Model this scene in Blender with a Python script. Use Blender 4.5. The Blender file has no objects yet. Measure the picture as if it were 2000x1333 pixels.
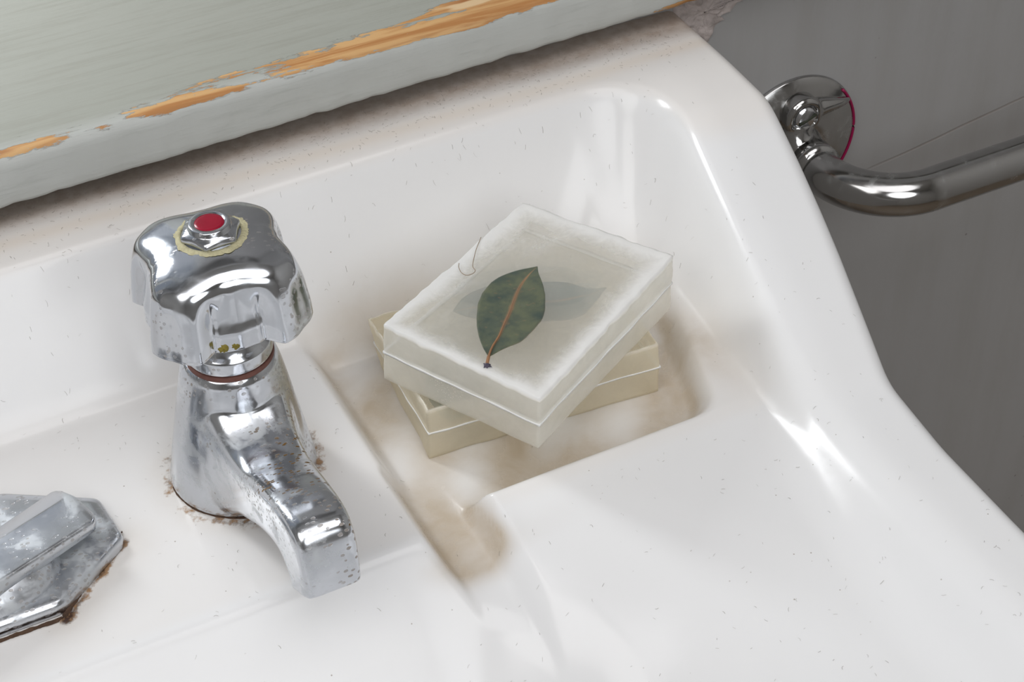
import bpy, bmesh, math, random
import numpy as np
from math import sin, cos, radians, pi, hypot, sqrt
from mathutils import Vector, Matrix, noise as mnoise

random.seed(7); rng = np.random.RandomState(7)
SC = bpy.context.scene
COL = SC.collection
CM = 0.01                                    # all lengths below are in centimetres

# ------------------------------------------------------------------ camera
PITCH, YAW, ROLL = radians(40), radians(26), radians(-1.5)
FPX, CX, CY = 3500.0, 1000.0, 666.5
DIST = FPX / 61.0
hv = np.array([sin(YAW), cos(YAW), 0]); r0 = np.array([cos(YAW), -sin(YAW), 0])
FW = hv * cos(PITCH) + np.array([0, 0, -sin(PITCH)])
U0 = hv * sin(PITCH) + np.array([0, 0, cos(PITCH)])
RT = r0 * cos(ROLL) + U0 * sin(ROLL); UP = -r0 * sin(ROLL) + U0 * cos(ROLL)
CAM = -FW * DIST
cd = bpy.data.cameras.new('camera'); cam = bpy.data.objects.new('camera', cd); COL.objects.link(cam)
cd.sensor_width = 36; cd.lens = 36 * FPX / 2000; cd.clip_start = 0.01; cd.clip_end = 20
m = Matrix([[RT[i], UP[i], -FW[i], CAM[i] * CM] for i in range(3)] + [[0, 0, 0, 1]])
cam.matrix_world = m
SC.camera = cam

def gp(x, y, z):
    """photograph pixel -> point of the horizontal plane z (cm)"""
    d = FW + RT * ((x - CX) / FPX) - UP * ((y - CY) / FPX)
    return CAM + d * ((z - CAM[2]) / d[2])

# ------------------------------------------------------------------ world, lights, exposure
W = bpy.data.worlds.new('world'); SC.world = W; W.use_nodes = True
W.node_tree.nodes['Background'].inputs[0].default_value = (0.80, 0.88, 1.0, 1)
W.node_tree.nodes['Background'].inputs[1].default_value = 0.35

def area(name, loc, target, sx, sy, power, color, shape='RECTANGLE'):
    l = bpy.data.lights.new(name, 'AREA'); l.shape = shape; l.size = sx * CM; l.size_y = sy * CM
    l.energy = power; l.color = color
    o = bpy.data.objects.new(name, l); COL.objects.link(o)
    o.location = Vector(loc) * CM
    o.rotation_euler = (Vector(target) - Vector(loc)).to_track_quat('-Z', 'Y').to_euler()
    return o
area('window_daylight', (-25, 29, 27), (2, -4, 0), 8, 17, 0.85, (0.95, 0.98, 1.0))
area('photo_lamp', (-80, -52, 106), (0, 0, 0), 78, 78, 4.6, (1.0, 0.99, 0.98), 'DISK')
area('added_front_fill', (-10, -130, 84), (0, 0, 0), 84, 84, 5.2, (0.96, 0.98, 1.0), 'DISK')  # unseen fill added behind the camera to brighten front faces
area('added_top_fill', (0, -62, 158), (0, -30, 0), 128, 128, 9.0, (0.99, 0.985, 1.0), 'DISK')  # added overhead fill for the flat surfaces, no fitting known there
SC.view_settings.view_transform = 'Standard'; SC.view_settings.look = 'None'
SC.view_settings.gamma = 1; SC.view_settings.use_curve_mapping = False
SC.view_settings.exposure = 0.04
SC.cycles.use_denoising = True
SC.cycles.max_bounces = 24; SC.cycles.transmission_bounces = 16; SC.cycles.volume_bounces = 14
SC.cycles.transparent_max_bounces = 24; SC.cycles.glossy_bounces = 6; SC.cycles.diffuse_bounces = 5

# ------------------------------------------------------------------ node helpers
class NT:
    def __init__(s, name):
        s.m = bpy.data.materials.new(name); s.m.use_nodes = True
        s.t = s.m.node_tree; s.t.nodes.clear()
        s.out = s.n('ShaderNodeOutputMaterial')
    def n(s, typ, **kw):
        nd = s.t.nodes.new(typ)
        for k, v in kw.items():
            if isinstance(k, str) and hasattr(nd, k): setattr(nd, k, v)
        return nd
    def set(s, nd, key, v):
        if isinstance(v, bpy.types.NodeSocket): s.t.links.new(v, nd.inputs[key])
        elif v is not None: nd.inputs[key].default_value = v
    def math(s, op, a, b=None, c=None, clamp=False):
        nd = s.n('ShaderNodeMath'); nd.operation = op; nd.use_clamp = clamp
        s.set(nd, 0, a)
        if b is not None: s.set(nd, 1, b)
        if c is not None: s.set(nd, 2, c)
        return nd.outputs[0]
    def mix(s, f, a, b, mode='MIX'):
        nd = s.n('ShaderNodeMix'); nd.data_type = 'RGBA'; nd.blend_type = mode
        s.set(nd, 0, f); s.set(nd, 6, a if not isinstance(a, tuple) else (*a[:3], 1)); s.set(nd, 7, b if not isinstance(b, tuple) else (*b[:3], 1))
        return nd.outputs[2]
    def coord(s, scale=(1, 1, 1), rot=(0, 0, 0), kind='Object'):
        tc = s.n('ShaderNodeTexCoord'); mp = s.n('ShaderNodeMapping')
        s.t.links.new(tc.outputs[kind], mp.inputs[0]); mp.inputs['Scale'].default_value = scale; mp.inputs['Rotation'].default_value = rot
        return mp.outputs[0]
    def noise(s, vec, scale, detail=4, rough=0.55, dist=0.0, color=False):
        nd = s.n('ShaderNodeTexNoise'); s.set(nd, 'Vector', vec); nd.inputs['Scale'].default_value = scale
        nd.inputs['Detail'].default_value = detail; nd.inputs['Roughness'].default_value = rough; nd.inputs['Distortion'].default_value = dist
        return nd.outputs['Color' if color else 'Fac']
    def vor(s, vec, scale, feature='F1', out='Distance'):
        nd = s.n('ShaderNodeTexVoronoi'); nd.feature = feature; s.set(nd, 'Vector', vec); nd.inputs['Scale'].default_value = scale
        return nd.outputs[out]
    def ramp(s, f, a, b, lo=0.0, hi=1.0):
        nd = s.n('ShaderNodeMapRange'); nd.interpolation_type = 'SMOOTHSTEP'
        s.set(nd, 0, f); nd.inputs[1].default_value = a; nd.inputs[2].default_value = b; nd.inputs[3].default_value = lo; nd.inputs[4].default_value = hi
        return nd.outputs[0]
    def attr(s, name, out='Fac'):
        nd = s.n('ShaderNodeAttribute'); nd.attribute_name = name; return nd.outputs[out]
    def bump(s, h, strength, dist=0.001, normal=None):
        nd = s.n('ShaderNodeBump'); s.set(nd, 'Height', h); nd.inputs['Strength'].default_value = strength; nd.inputs['Distance'].default_value = dist
        if normal is not None: s.set(nd, 'Normal', normal)
        return nd.outputs[0]
    def pbsdf(s, **kw):
        nd = s.n('ShaderNodeBsdfPrincipled')
        for k, v in kw.items():
            k = k.replace('_', ' ')
            if isinstance(v, tuple) and len(v) == 3 and 'Color' in k or k == 'Specular Tint': v = (*v[:3], 1)
            s.set(nd, k, v)
        return nd.outputs[0]
    def surf(s, sh): s.t.links.new(sh, s.out.inputs['Surface']); return s.m

def simple(name, col, rough=0.5, metal=0.0, nscale=0, namp=0.1, bump=0, bscale=400):
    T = NT(name); v = T.coord()
    c = (*col, 1)
    if nscale:
        c = T.mix(T.noise(v, nscale, 5), tuple(k * (1 - namp) for k in col), tuple(min(1, k * (1 + namp)) for k in col))
    kw = dict(Base_Color=c, Roughness=rough, Metallic=metal)
    if bump: kw['Normal'] = T.bump(T.noise(v, bscale, 4), bump, 0.0005)
    return T.surf(T.pbsdf(**kw))

# porcelain
def mat_porcelain():
    T = NT('porcelain'); v = T.coord()
    base = T.mix(T.noise(v, 14, 3), (0.815, 0.81, 0.81), (0.85, 0.85, 0.855))
    st = T.attr('stain_shade'); dust_shade = T.attr('dust_shade'); rust = T.attr('rust'); warm = T.attr('warm')
    n1 = T.noise(v, 60, 6, 0.6, 0.3); n2 = T.noise(v, 260, 5, 0.65)
    sm = T.math('MULTIPLY', st, T.ramp(n1, 0.2, 0.75, 0.6, 1.15), clamp=True)
    c = T.mix(T.math('MULTIPLY', warm, 1.0, clamp=True), base, (0.80, 0.735, 0.67))
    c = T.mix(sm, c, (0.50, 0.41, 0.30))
    dm = T.math('MULTIPLY', dust_shade, T.ramp(n2, 0.3, 0.7, 0.8, 1.0), clamp=True)
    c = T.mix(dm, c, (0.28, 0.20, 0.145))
    rm = T.math('ADD', rust, T.math('MULTIPLY', T.math('ADD', T.math('SUBTRACT', n1, 0.5), T.math('MULTIPLY', T.math('SUBTRACT', n2, 0.5), 0.8)), 2.2))
    rm = T.math('MULTIPLY', T.ramp(rm, 0.35, 0.8), T.ramp(rust, 0.05, 0.25), clamp=True)
    c = T.mix(rm, c, T.mix(T.ramp(n2, 0.4, 0.6), (0.06, 0.03, 0.02), (0.36, 0.22, 0.12)))
    # specks of dirt
    sp = T.vor(v, 230); spm = T.math('MULTIPLY', T.ramp(sp, 0.035, 0.07, 1, 0), T.ramp(T.noise(v, 90, 2), 0.56, 0.62))
    c = T.mix(T.math('MULTIPLY', spm, 0.7), c, (0.25, 0.2, 0.15))
    ro = T.math('ADD', T.math('MULTIPLY', dm, 0.5), T.math('ADD', T.ramp(n1, 0.3, 0.8, 0.15, 0.22), T.math('MULTIPLY', sm, 0.12)))
    nb = T.bump(T.noise(v, 45, 2), 0.06, 0.0012)
    nb = T.bump(n2, 0.10, 0.0002, nb)
    return T.surf(T.pbsdf(Base_Color=c, Roughness=ro, Normal=nb, IOR=1.44, Coat_Weight=0.0))

def mat_chrome(name='worn_chrome', pits=1.0, haze=1.0, tint=(0.58, 0.60, 0.635), scale=1.0, spout=False):
    T = NT(name); v = T.coord()
    n1 = T.noise(v, 120 * scale, 6, 0.65, 0.4); n2 = T.noise(v, 35, 4)
    cl = T.ramp(n1, 0.5, 0.72)                       # cloudy limescale
    c = T.mix(T.math('MULTIPLY', cl, 0.35 * haze), tint, (0.62, 0.65, 0.65))
    # brown pits with the plating gone
    vs = T.coord((1, 1.8, 1.4))
    d = T.math('ADD', T.vor(vs, 420), T.math('MULTIPLY', T.noise(v, 700, 2), 0.35))
    reg = T.ramp(n2, 0.46, 0.60)
    if spout:                                        # the plating is worst along the top of the spout
        sp = T.n('ShaderNodeSeparateXYZ'); T.t.links.new(v, sp.inputs[0])
        al = T.math('MULTIPLY', T.ramp(sp.outputs[1], -0.004, -0.02), T.ramp(sp.outputs[1], -0.070, -0.045))
        al = T.math('MULTIPLY', al, T.ramp(sp.outputs[2], 0.022, 0.029))
        reg = T.math('MAXIMUM', T.math('MULTIPLY', reg, 0.6), T.math('MULTIPLY', al, T.ramp(n2, 0.36, 0.5)))
    pit = T.math('MULTIPLY', T.ramp(d, 0.42, 0.48, 1, 0), T.math('MULTIPLY', reg, pits), clamp=True)
    big = T.math('MULTIPLY', T.ramp(T.noise(v, 190, 3, 0.6), 0.70, 0.73), T.math('MULTIPLY', T.ramp(n2, 0.5, 0.6), pits), clamp=True)
    pm = T.math('MAXIMUM', pit, big)
    c = T.mix(pm, c, T.mix(T.noise(v, 500, 2), (0.06, 0.035, 0.015), (0.27, 0.15, 0.04)))
    ro = T.math('ADD', T.math('MULTIPLY', cl, 0.30 * haze), T.math('ADD', T.ramp(T.noise(v, 60, 4), 0.35, 0.7, 0.07 + 0.05 * haze, 0.16 + 0.10 * haze), T.math('MULTIPLY', pm, 0.5)))
    me = T.math('SUBTRACT', 1.0, T.math('MAXIMUM', T.math('MULTIPLY', pm, 0.9), T.math('MULTIPLY', cl, 0.25 * haze)))
    nb = T.bump(T.math('SUBTRACT', 1.0, pm), 0.5, 0.0002)
    nb = T.bump(n1, 0.05 * haze, 0.0004, nb)
    return T.surf(T.pbsdf(Base_Color=c, Roughness=ro, Metallic=me, Normal=nb))

def mat_paint_wood():
    T = NT('peeling_painted_wood'); v = T.coord()
    vs = T.coord((0.28, 1, 1)); vf = T.coord((0.07, 1, 1))
    n1 = T.noise(vs, 170, 8, 0.68); n2 = T.noise(vf, 480, 5, 0.65); nb_ = T.noise(v, 30, 5)
    paint = T.mix(T.noise(v, 9, 4), (0.45, 0.465, 0.445), (0.50, 0.51, 0.49))
    paint = T.mix(T.math('MULTIPLY', T.ramp(n2, 0.5, 0.7), 0.35), paint, (0.35, 0.365, 0.34))
    paint = T.mix(T.math('MULTIPLY', T.ramp(T.noise(vs, 50, 4), 0.62, 0.72), 0.4), paint, (0.36, 0.31, 0.20))
    top = T.attr('shaded_top')                         # greener tread, with shade painted in against the strong overhead light
    paint = T.mix(top, paint, T.mix(T.math('MULTIPLY', T.ramp(n2, 0.42, 0.7), 0.5), T.mix(T.noise(vs, 16, 5), (0.30, 0.31, 0.27), (0.385, 0.39, 0.35)), (0.285, 0.285, 0.245)))
    pe = T.attr('peel')
    pk = T.math('ADD', pe, T.math('ADD', T.math('MULTIPLY', T.math('SUBTRACT', n1, 0.5), 3.4), T.math('MULTIPLY', T.math('SUBTRACT', n2, 0.5), 1.7)))
    mask = T.math('MULTIPLY', T.ramp(pk, 0.0, 0.06), T.ramp(pe, -0.9, -0.7), clamp=True)
    g = T.noise(vf, 260, 5, 0.6, 0.6)
    wood = T.mix(T.ramp(g, 0.38, 0.62), (0.60, 0.36, 0.155), (0.42, 0.19, 0.06))
    wood = T.mix(T.ramp(T.noise(vs, 70, 3), 0.55, 0.70), wood, (0.28, 0.085, 0.02))
    wood = T.mix(T.ramp(T.noise(vs, 95, 3), 0.58, 0.66), wood, (0.66, 0.47, 0.27))
    c = T.mix(mask, paint, wood)
    edge = T.math('SUBTRACT', 1.0, T.ramp(pk, -0.12, 0.06))
    nb = T.bump(edge, 0.6, 0.0006)
    nb = T.bump(T.math('ADD', n2, T.math('MULTIPLY', nb_, 1.5)), 0.25, 0.0007, nb)
    return T.surf(T.pbsdf(Base_Color=c, Roughness=T.ramp(mask, 0, 1, 0.42, 0.6), Normal=nb))

def mat_wall():
    T = NT('grey_wall_paint'); v = T.coord()
    vs = T.coord((1, 1, 0.12))
    b = T.noise(vs, 55, 5, 0.6); n = T.noise(v, 8, 4); f = T.noise(v, 500, 3)
    c = T.mix(n, (0.335, 0.33, 0.33), (0.39, 0.387, 0.385))
    c = T.mix(T.math('MULTIPLY', T.ramp(b, 0.4, 0.7), 0.35), c, (0.31, 0.30, 0.285))
    sp = T.vor(v, 140)
    c = T.mix(T.math('MULTIPLY', T.ramp(sp, 0.05, 0.11, 1, 0), T.ramp(T.noise(v, 40, 2), 0.6, 0.66)), c, (0.22, 0.21, 0.20))
    sx = T.n('ShaderNodeSeparateXYZ'); T.t.links.new(v, sx.inputs[0])
    ln = T.math('ABSOLUTE', T.math('SUBTRACT', T.math('ADD', sx.outputs[2], T.math('MULTIPLY', T.math('SUBTRACT', n, 0.5), 0.004)), T.math('ADD', T.math('MULTIPLY', sx.outputs[0], 0.143), -0.0876)))
    lm = T.math('MULTIPLY', T.ramp(ln, 0.0002, 0.0008, 1, 0), T.ramp(sx.outputs[0], 0.19, 0.24), clamp=True)
    c = T.mix(T.math('MULTIPLY', lm, 0.35), c, (0.26, 0.2, 0.17))
    b = T.math('ADD', b, T.math('MULTIPLY', lm, -0.5))
    h = T.math('ADD', T.math('MULTIPLY', b, 1.0), T.math('MULTIPLY', f, 0.12))
    return T.surf(T.pbsdf(Base_Color=c, Roughness=0.5, Normal=T.bump(h, 0.22, 0.002)))

def mat_soap(name, frostcol=(0.97, 0.97, 0.965), yellow=(0.99, 0.982, 0.945), dens=38, base=0.06, tint=(0.985, 0.975, 0.95)):
    T = NT(name); v = T.coord()
    fr = T.attr('frost'); n1 = T.noise(v, 130, 6, 0.65, 0.6); n2 = T.noise(v, 700, 3, 0.6)
    sd = T.attr('side')
    f = T.math('ADD', fr, T.math('MULTIPLY', T.math('SUBTRACT', n1, 0.5), T.ramp(sd, 0, 1, 0.55, 0.10)))
    f = T.ramp(f, 0.05, 0.95, 0.0, 1.0)
    f = T.math('MAXIMUM', T.math('MULTIPLY', f, T.ramp(fr, 0.0, 0.15), clamp=True), base)
    bub = T.math('MULTIPLY', T.ramp(T.vor(v, 1500), 0.25, 0.32, 1, 0), T.ramp(T.attr('bubbles'), 0.35, 0.6), clamp=True)
    f = T.math('MAXIMUM', f, T.math('MULTIPLY', bub, 0.6))
    nb = T.bump(T.math('ADD', n1, T.math('MULTIPLY', n2, 0.25)), 0.16, 0.0005)
    gls = T.pbsdf(Base_Color=(0.99, 0.985, 0.97), Roughness=T.ramp(n1, 0.3, 0.7, 0.05, 0.16), IOR=1.38, Transmission_Weight=1.0, Normal=nb)
    tr = T.n('ShaderNodeBsdfTransparent'); T.set(tr, 'Color', (*tint, 1))
    dif = T.n('ShaderNodeBsdfDiffuse'); T.set(dif, 'Color', (*frostcol, 1)); T.set(dif, 'Normal', nb)
    trl = T.n('ShaderNodeBsdfTranslucent'); T.set(trl, 'Color', (*frostcol, 1))
    glo = T.n('ShaderNodeBsdfGlossy'); T.set(glo, 'Roughness', 0.25); T.set(glo, 'Normal', nb)
    def mixs(fac, a, b):
        mx = T.n('ShaderNodeMixShader'); T.set(mx, 0, fac); T.t.links.new(a, mx.inputs[1]); T.t.links.new(b, mx.inputs[2]); return mx.outputs[0]
    warmside = T.mix(sd, (*frostcol, 1), (frostcol[0] * .99, frostcol[1] * .97, frostcol[2] * .91, 1))
    T.set(dif, 'Color', warmside); T.set(trl, 'Color', warmside)
    white = mixs(0.04, mixs(0.4, dif.outputs[0], trl.outputs[0]), glo.outputs[0])
    sh = mixs(f, mixs(0.2, tr.outputs[0], gls), white)
    vol = T.n('ShaderNodeVolumeScatter'); T.set(vol, 'Color', (*yellow, 1)); T.set(vol, 'Density', dens); T.set(vol, 'Anisotropy', 0.35)
    T.t.links.new(vol.outputs[0], T.out.inputs['Volume'])
    return T.surf(sh)

def mat_leaf(name, a, b, rough=0.6):
    T = NT(name); v = T.coord()
    n = T.noise(v, 160, 5); c = T.mix(T.ramp(n, 0.3, 0.7), a, b)
    c = T.mix(T.math('MULTIPLY', T.ramp(T.attr('vein'), 0.4, 1.0), 0.9), c, (0.36, 0.19, 0.08))
    sh = T.pbsdf(Base_Color=c, Roughness=rough, Normal=T.bump(n, 0.3, 0.0003))
    return T.surf(sh)

M = dict(
    porcelain=mat_porcelain(),
    chrome=mat_chrome(spout=True),
    chrome_knob=mat_chrome('knob_chrome', pits=0.45, haze=0.35),
    chrome_lime=mat_chrome('limescaled_chrome', pits=0.3, haze=1.6, scale=0.5),
    chrome_rail=mat_chrome('rail_chrome', pits=0.0, haze=0.45, tint=(0.42, 0.415, 0.41)),
    wood=mat_paint_wood(), wall=mat_wall(),
    soap=mat_soap('glycerin_soap'), soap_low=mat_soap('yellowed_soap', (0.93, 0.875, 0.76), (0.988, 0.962, 0.885), 40, 0.08, (0.97, 0.945, 0.87)),
    pour=simple('white_pour_line', (0.85, 0.85, 0.83), 0.6, nscale=300, namp=0.1),
    leaf=mat_leaf('bay_leaf_green', (0.018, 0.048, 0.036), (0.105, 0.125, 0.06)),
    leaf2=mat_leaf('bay_leaf_deep', (0.03, 0.09, 0.095), (0.07, 0.14, 0.13)),
    stem=simple('leaf_stem', (0.30, 0.15, 0.07), 0.7, nscale=300, namp=0.3),
    stem_end=simple('stem_end', (0.07, 0.06, 0.09), 0.7, nscale=500, namp=0.5),
    red=simple('red_enamel', (0.30, 0.002, 0.022), 0.25, nscale=350, namp=0.25),
    washer=simple('red_fibre_washer', (0.16, 0.065, 0.05), 0.7, nscale=400, namp=0.4),
    lime=simple('limescale_crust', (0.52, 0.48, 0.30), 0.85, nscale=500, namp=0.4, bump=0.8, bscale=1500),
    magenta=simple('magenta_paint', (0.28, 0.002, 0.06), 0.35),
    plaster=simple('bare_plaster', (0.50, 0.44, 0.42), 0.9, nscale=160, namp=0.5, bump=1.0, bscale=500),
    rust=simple('rust_grime', (0.09, 0.05, 0.03), 0.9, nscale=400, namp=0.7, bump=1.0, bscale=1200),
    verd=simple('green_verdigris', (0.20, 0.16, 0.02), 0.7, nscale=500, namp=0.6, bump=0.8, bscale=1500),
    teal=simple('teal_verdigris', (0.10, 0.36, 0.32), 0.7, nscale=600, namp=0.5, bump=0.8, bscale=1500),
    pale=simple('pale_limescale', (0.50, 0.62, 0.58), 0.7, nscale=600, namp=0.3, bump=0.8, bscale=1500),
    screw=simple('steel_screw', (0.62, 0.63, 0.65), 0.18, 1.0, nscale=300, namp=0.1),
    dark=simple('dark_slot', (0.03, 0.035, 0.02), 0.7),
    lint=simple('grey_lint', (0.33, 0.30, 0.27), 0.9),
    hair=simple('brown_hair', (0.24, 0.16, 0.09), 0.6),
    white_wall=simple('white_room_paint', (0.62, 0.61, 0.59), 0.8, nscale=6, namp=0.04),
    floor=simple('floor_tiles', (0.30, 0.24, 0.18), 0.5, nscale=12, namp=0.2),
    frame=simple('window_frame_paint', (0.65, 0.66, 0.64), 0.5, nscale=10, namp=0.05),
)
def mat_glass():
    T = NT('window_glass'); g = T.n('ShaderNodeBsdfTransparent'); gl = T.n('ShaderNodeBsdfGlossy'); T.set(gl, 'Roughness', 0.02)
    mx = T.n('ShaderNodeMixShader'); T.set(mx, 0, 0.06); T.t.links.new(g.outputs[0], mx.inputs[1]); T.t.links.new(gl.outputs[0], mx.inputs[2])
    return T.surf(mx.outputs[0])
M['glass'] = mat_glass()
def mat_haze():
    T = NT('cloudy_soap_film'); v = T.coord(); n = T.noise(v, 90, 7, 0.7, 0.8)
    tr = T.n('ShaderNodeBsdfTransparent'); T.set(tr, 'Color', (0.98, 0.98, 0.97, 1)); tl = T.n('ShaderNodeBsdfTranslucent'); T.set(tl, 'Color', (0.93, 0.93, 0.91, 1))
    df = T.n('ShaderNodeBsdfDiffuse'); T.set(df, 'Color', (0.9, 0.9, 0.88, 1))
    m1 = T.n('ShaderNodeMixShader'); T.set(m1, 0, 0.5); T.t.links.new(tl.outputs[0], m1.inputs[1]); T.t.links.new(df.outputs[0], m1.inputs[2])
    m2 = T.n('ShaderNodeMixShader'); T.set(m2, 0, T.ramp(n, 0.25, 0.75, 0.03, 0.30)); T.t.links.new(tr.outputs[0], m2.inputs[1]); T.t.links.new(m1.outputs[0], m2.inputs[2])
    return T.surf(m2.outputs[0])
M['haze'] = mat_haze()

# ------------------------------------------------------------------ object helpers
def tag(o, label=None, cat=None, group=None, kind=None):
    if label: o['label'] = label
    if cat: o['category'] = cat
    if group: o['group'] = group
    if kind: o['kind'] = kind
    return o
def empty(name, loc=(0, 0, 0)):
    o = bpy.data.objects.new(name, None); o.empty_display_size = 0.01; COL.objects.link(o); o.location = Vector(loc) * CM
    return o
def mesh_obj(name, verts, faces, mat, parent=None, smooth=True, attrs=None, origin=None):
    """verts in cm, world; the mesh is stored relative to its parent's (or its own) origin"""
    V = np.asarray(verts, float)
    org = np.array(origin if origin is not None else (np.array(parent['_o']) if parent is not None and '_o' in parent else (0, 0, 0)), float)
    me = bpy.data.meshes.new(name)
    me.from_pydata(((V - org) * CM).tolist(), [], [list(map(int, f)) for f in faces])
    me.materials.append(mat)
    if smooth: me.polygons.foreach_set('use_smooth', [True] * len(me.polygons))
    for k, a in (attrs or {}).items():
        at = me.attributes.new(k, 'FLOAT', 'POINT'); at.data.foreach_set('value', np.asarray(a, np.float32).ravel())
    me.update()
    o = bpy.data.objects.new(name, me); COL.objects.link(o)
    if parent is not None: o.parent = parent
    else: o.location = Vector(org) * CM
    return o
def thing(name, loc, label, cat, **k):
    o = empty(name, loc); tag(o, label, cat, **k); o['_o'] = list(map(float, loc)); return o
def sub(parent, o):
    """make o a sub-part of a part that shares the same origin"""
    o.parent = parent; return o
def recalc(o):
    bm = bmesh.new(); bm.from_mesh(o.data); bmesh.ops.recalc_face_normals(bm, faces=bm.faces); bm.to_mesh(o.data); bm.free()
def grid_faces(n, mm, wrap_u=False, off=0):
    f = []
    for i in range(n - 1):
        for j in range(mm if wrap_u else mm - 1):
            a = off + i * mm + j; b = off + i * mm + (j + 1) % mm
            f.append((a, b, b + mm, a + mm))
    return f
def loft(rings, cap=True):
    """rings: list of equally long closed loops"""
    k = len(rings[0]); V = [p for r in rings for p in r]; F = grid_faces(len(rings), k, True)
    if cap:
        for idx, r in ((0, rings[0]), (len(rings) - 1, rings[-1])):
            c = np.mean(np.array(r), axis=0); V.append(tuple(c)); ci = len(V) - 1
            for j in range(k):
                a = idx * k + j; b = idx * k + (j + 1) % k
                F.append((ci, b, a) if idx == 0 else (ci, a, b))
    return V, F
def lathe(profile, seg=64, c=(0, 0, 0), axis='z'):
    R = []
    for r, z in profile:
        ring = []
        for j in range(seg):
            a = 2 * pi * j / seg
            p = (r * cos(a), r * sin(a), z)
            if axis == 'y': p = (p[0], -p[2], p[1])      # turned towards -Y
            ring.append((c[0] + p[0], c[1] + p[1], c[2] + p[2]))
        R.append(ring)
    return loft(R)
def bevel_profile(pts, r=0.06, n=3):
    """round the corners of an open (r,z) profile"""
    out = [pts[0]]
    for i in range(1, len(pts) - 1):
        p0, p1, p2 = map(np.array, (pts[i - 1], pts[i], pts[i + 1]))
        a = p0 - p1; b = p2 - p1; la, lb = np.linalg.norm(a), np.linalg.norm(b)
        if la < 1e-6 or lb < 1e-6: out.append(tuple(p1)); continue
        t = min(r, la * 0.45, lb * 0.45); q0 = p1 + a / la * t; q2 = p1 + b / lb * t
        for k in range(n + 1):
            s = k / n; out.append(tuple((1 - s) ** 2 * q0 + 2 * s * (1 - s) * p1 + s * s * q2))
    out.append(pts[-1]); return out
def tube(path, rad, seg=32, cap=True):
    P = [np.array(p, float) for p in path]; R = []; n = len(P)
    up = np.array([0, 0, 1.0])
    for i, p in enumerate(P):
        t = P[min(i + 1, n - 1)] - P[max(i - 1, 0)]; t /= np.linalg.norm(t)
        s = np.cross(t, up); s /= (np.linalg.norm(s) + 1e-9); u = np.cross(s, t)
        r = rad[i] if hasattr(rad, '__len__') else rad
        R.append([tuple(p + s * r * cos(2 * pi * j / seg) + u * r * sin(2 * pi * j / seg)) for j in range(seg)])
    return loft(R, cap)
def catmull(pts, n):
    P = [np.array(p, float) for p in pts]; P = [2 * P[0] - P[1]] + P + [2 * P[-1] - P[-2]]; out = []
    for i in range(1, len(P) - 2):
        for k in range(n):
            t = k / n; a, b, c, d = P[i - 1:i + 3]
            out.append(0.5 * ((2 * b) + (c - a) * t + (2 * a - 5 * b + 4 * c - d) * t * t + (3 * b - 3 * c + d - a) * t ** 3))
    out.append(P[-2]); return out
def blob(c, r, flat, seed, n=16, rings=5, normal=(0, 0, 1)):
    """small irregular crust"""
    rnd = random.Random(seed); nv = Vector(normal).normalized(); q = nv.to_track_quat('Z', 'Y')
    wob = [rnd.uniform(0.6, 1.3) for _ in range(n)]; V = []; 
    for i in range(rings):
        t = i / (rings - 1) * pi / 2
        for j in range(n):
            a = 2 * pi * j / n; rr = r * cos(t) * wob[j] if i < rings - 1 else 0.01 * r
            v = q @ Vector((rr * cos(a), rr * sin(a), flat * sin(t) * rnd.uniform(0.8, 1.2) - (0.02 if i == 0 else 0)))
            V.append((c[0] + v.x, c[1] + v.y, c[2] + v.z))
    return V, grid_faces(rings, n, True)
def vnoise(p, s): return mnoise.noise(Vector((p[0] * s, p[1] * s, p[2] * s)))
def interp(x, xs, ys): return np.interp(x, xs, ys)
def smax(a, b, r):
    h = np.clip(0.5 + 0.5 * (a - b) / r, 0, 1); return b * (1 - h) + a * h + r * h * (1 - h)
def smin(a, b, r): return -smax(-a, -b, r)
def sstep(x, a, b):
    t = np.clip((x - a) / (b - a), 0, 1); return t * t * (3 - 2 * t)

# ================================================================== ROOM
YW = 9.0
def box(x0, x1, y0, y1, z0, z1):
    V = [(x, y, z) for z in (z0, z1) for y in (y0, y1) for x in (x0, x1)]
    F = [(0, 2, 3, 1), (4, 5, 7, 6), (0, 1, 5, 4), (2, 6, 7, 3), (0, 4, 6, 2), (1, 3, 7, 5)]
    return V, F
def join(parts):
    V = []; F = []
    for v, f in parts:
        o = len(V); V += list(v); F += [tuple(i + o for i in g) for g in f]
    return V, F
RX0, RX1, RY0, RZ0, RZ1 = -150, 110, -200, -82, 165
WX0, WX1, WZ0, WZ1 = -85, 34, 7.3, 112
back = join([box(RX0, RX1, YW, 30, RZ0, 5.2), box(RX0, WX0, YW, 30, 5.2, RZ1), box(WX1, RX1, YW, 30, 5.2, RZ1), box(WX0, WX1, YW, 30, WZ1, RZ1), box(-4, WX1, 27, 30, 5.2, WZ1), box(WX0 + .01, -4, 27, 30, 5.2, 10)])
wall_back = mesh_obj('wall_back', *back, M['wall'], smooth=False); wall_back['kind'] = 'structure'
for nm, b, mt in (('wall_left', box(RX0 - 10, RX0, RY0, 30, RZ0, RZ1), 'white_wall'), ('wall_right', box(RX1, RX1 + 10, RY0, 30, RZ0, RZ1), 'white_wall'),
                  ('wall_front', box(RX0 - 10, RX1 + 10, RY0 - 10, RY0, RZ0, RZ1), 'white_wall'),
                  ('floor', box(RX0 - 10, RX1 + 10, RY0 - 10, 30, RZ0 - 10, RZ0), 'floor'), ('ceiling', box(RX0 - 10, RX1 + 10, RY0 - 10, 30, RZ1, RZ1 + 10), 'white_wall')):
    tag(mesh_obj(nm, *b, M[mt], smooth=False), kind='structure')
win = tag(empty('window_1', (0, 33, 60)), kind='structure'); win['_o'] = [0, 33, 60]
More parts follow.
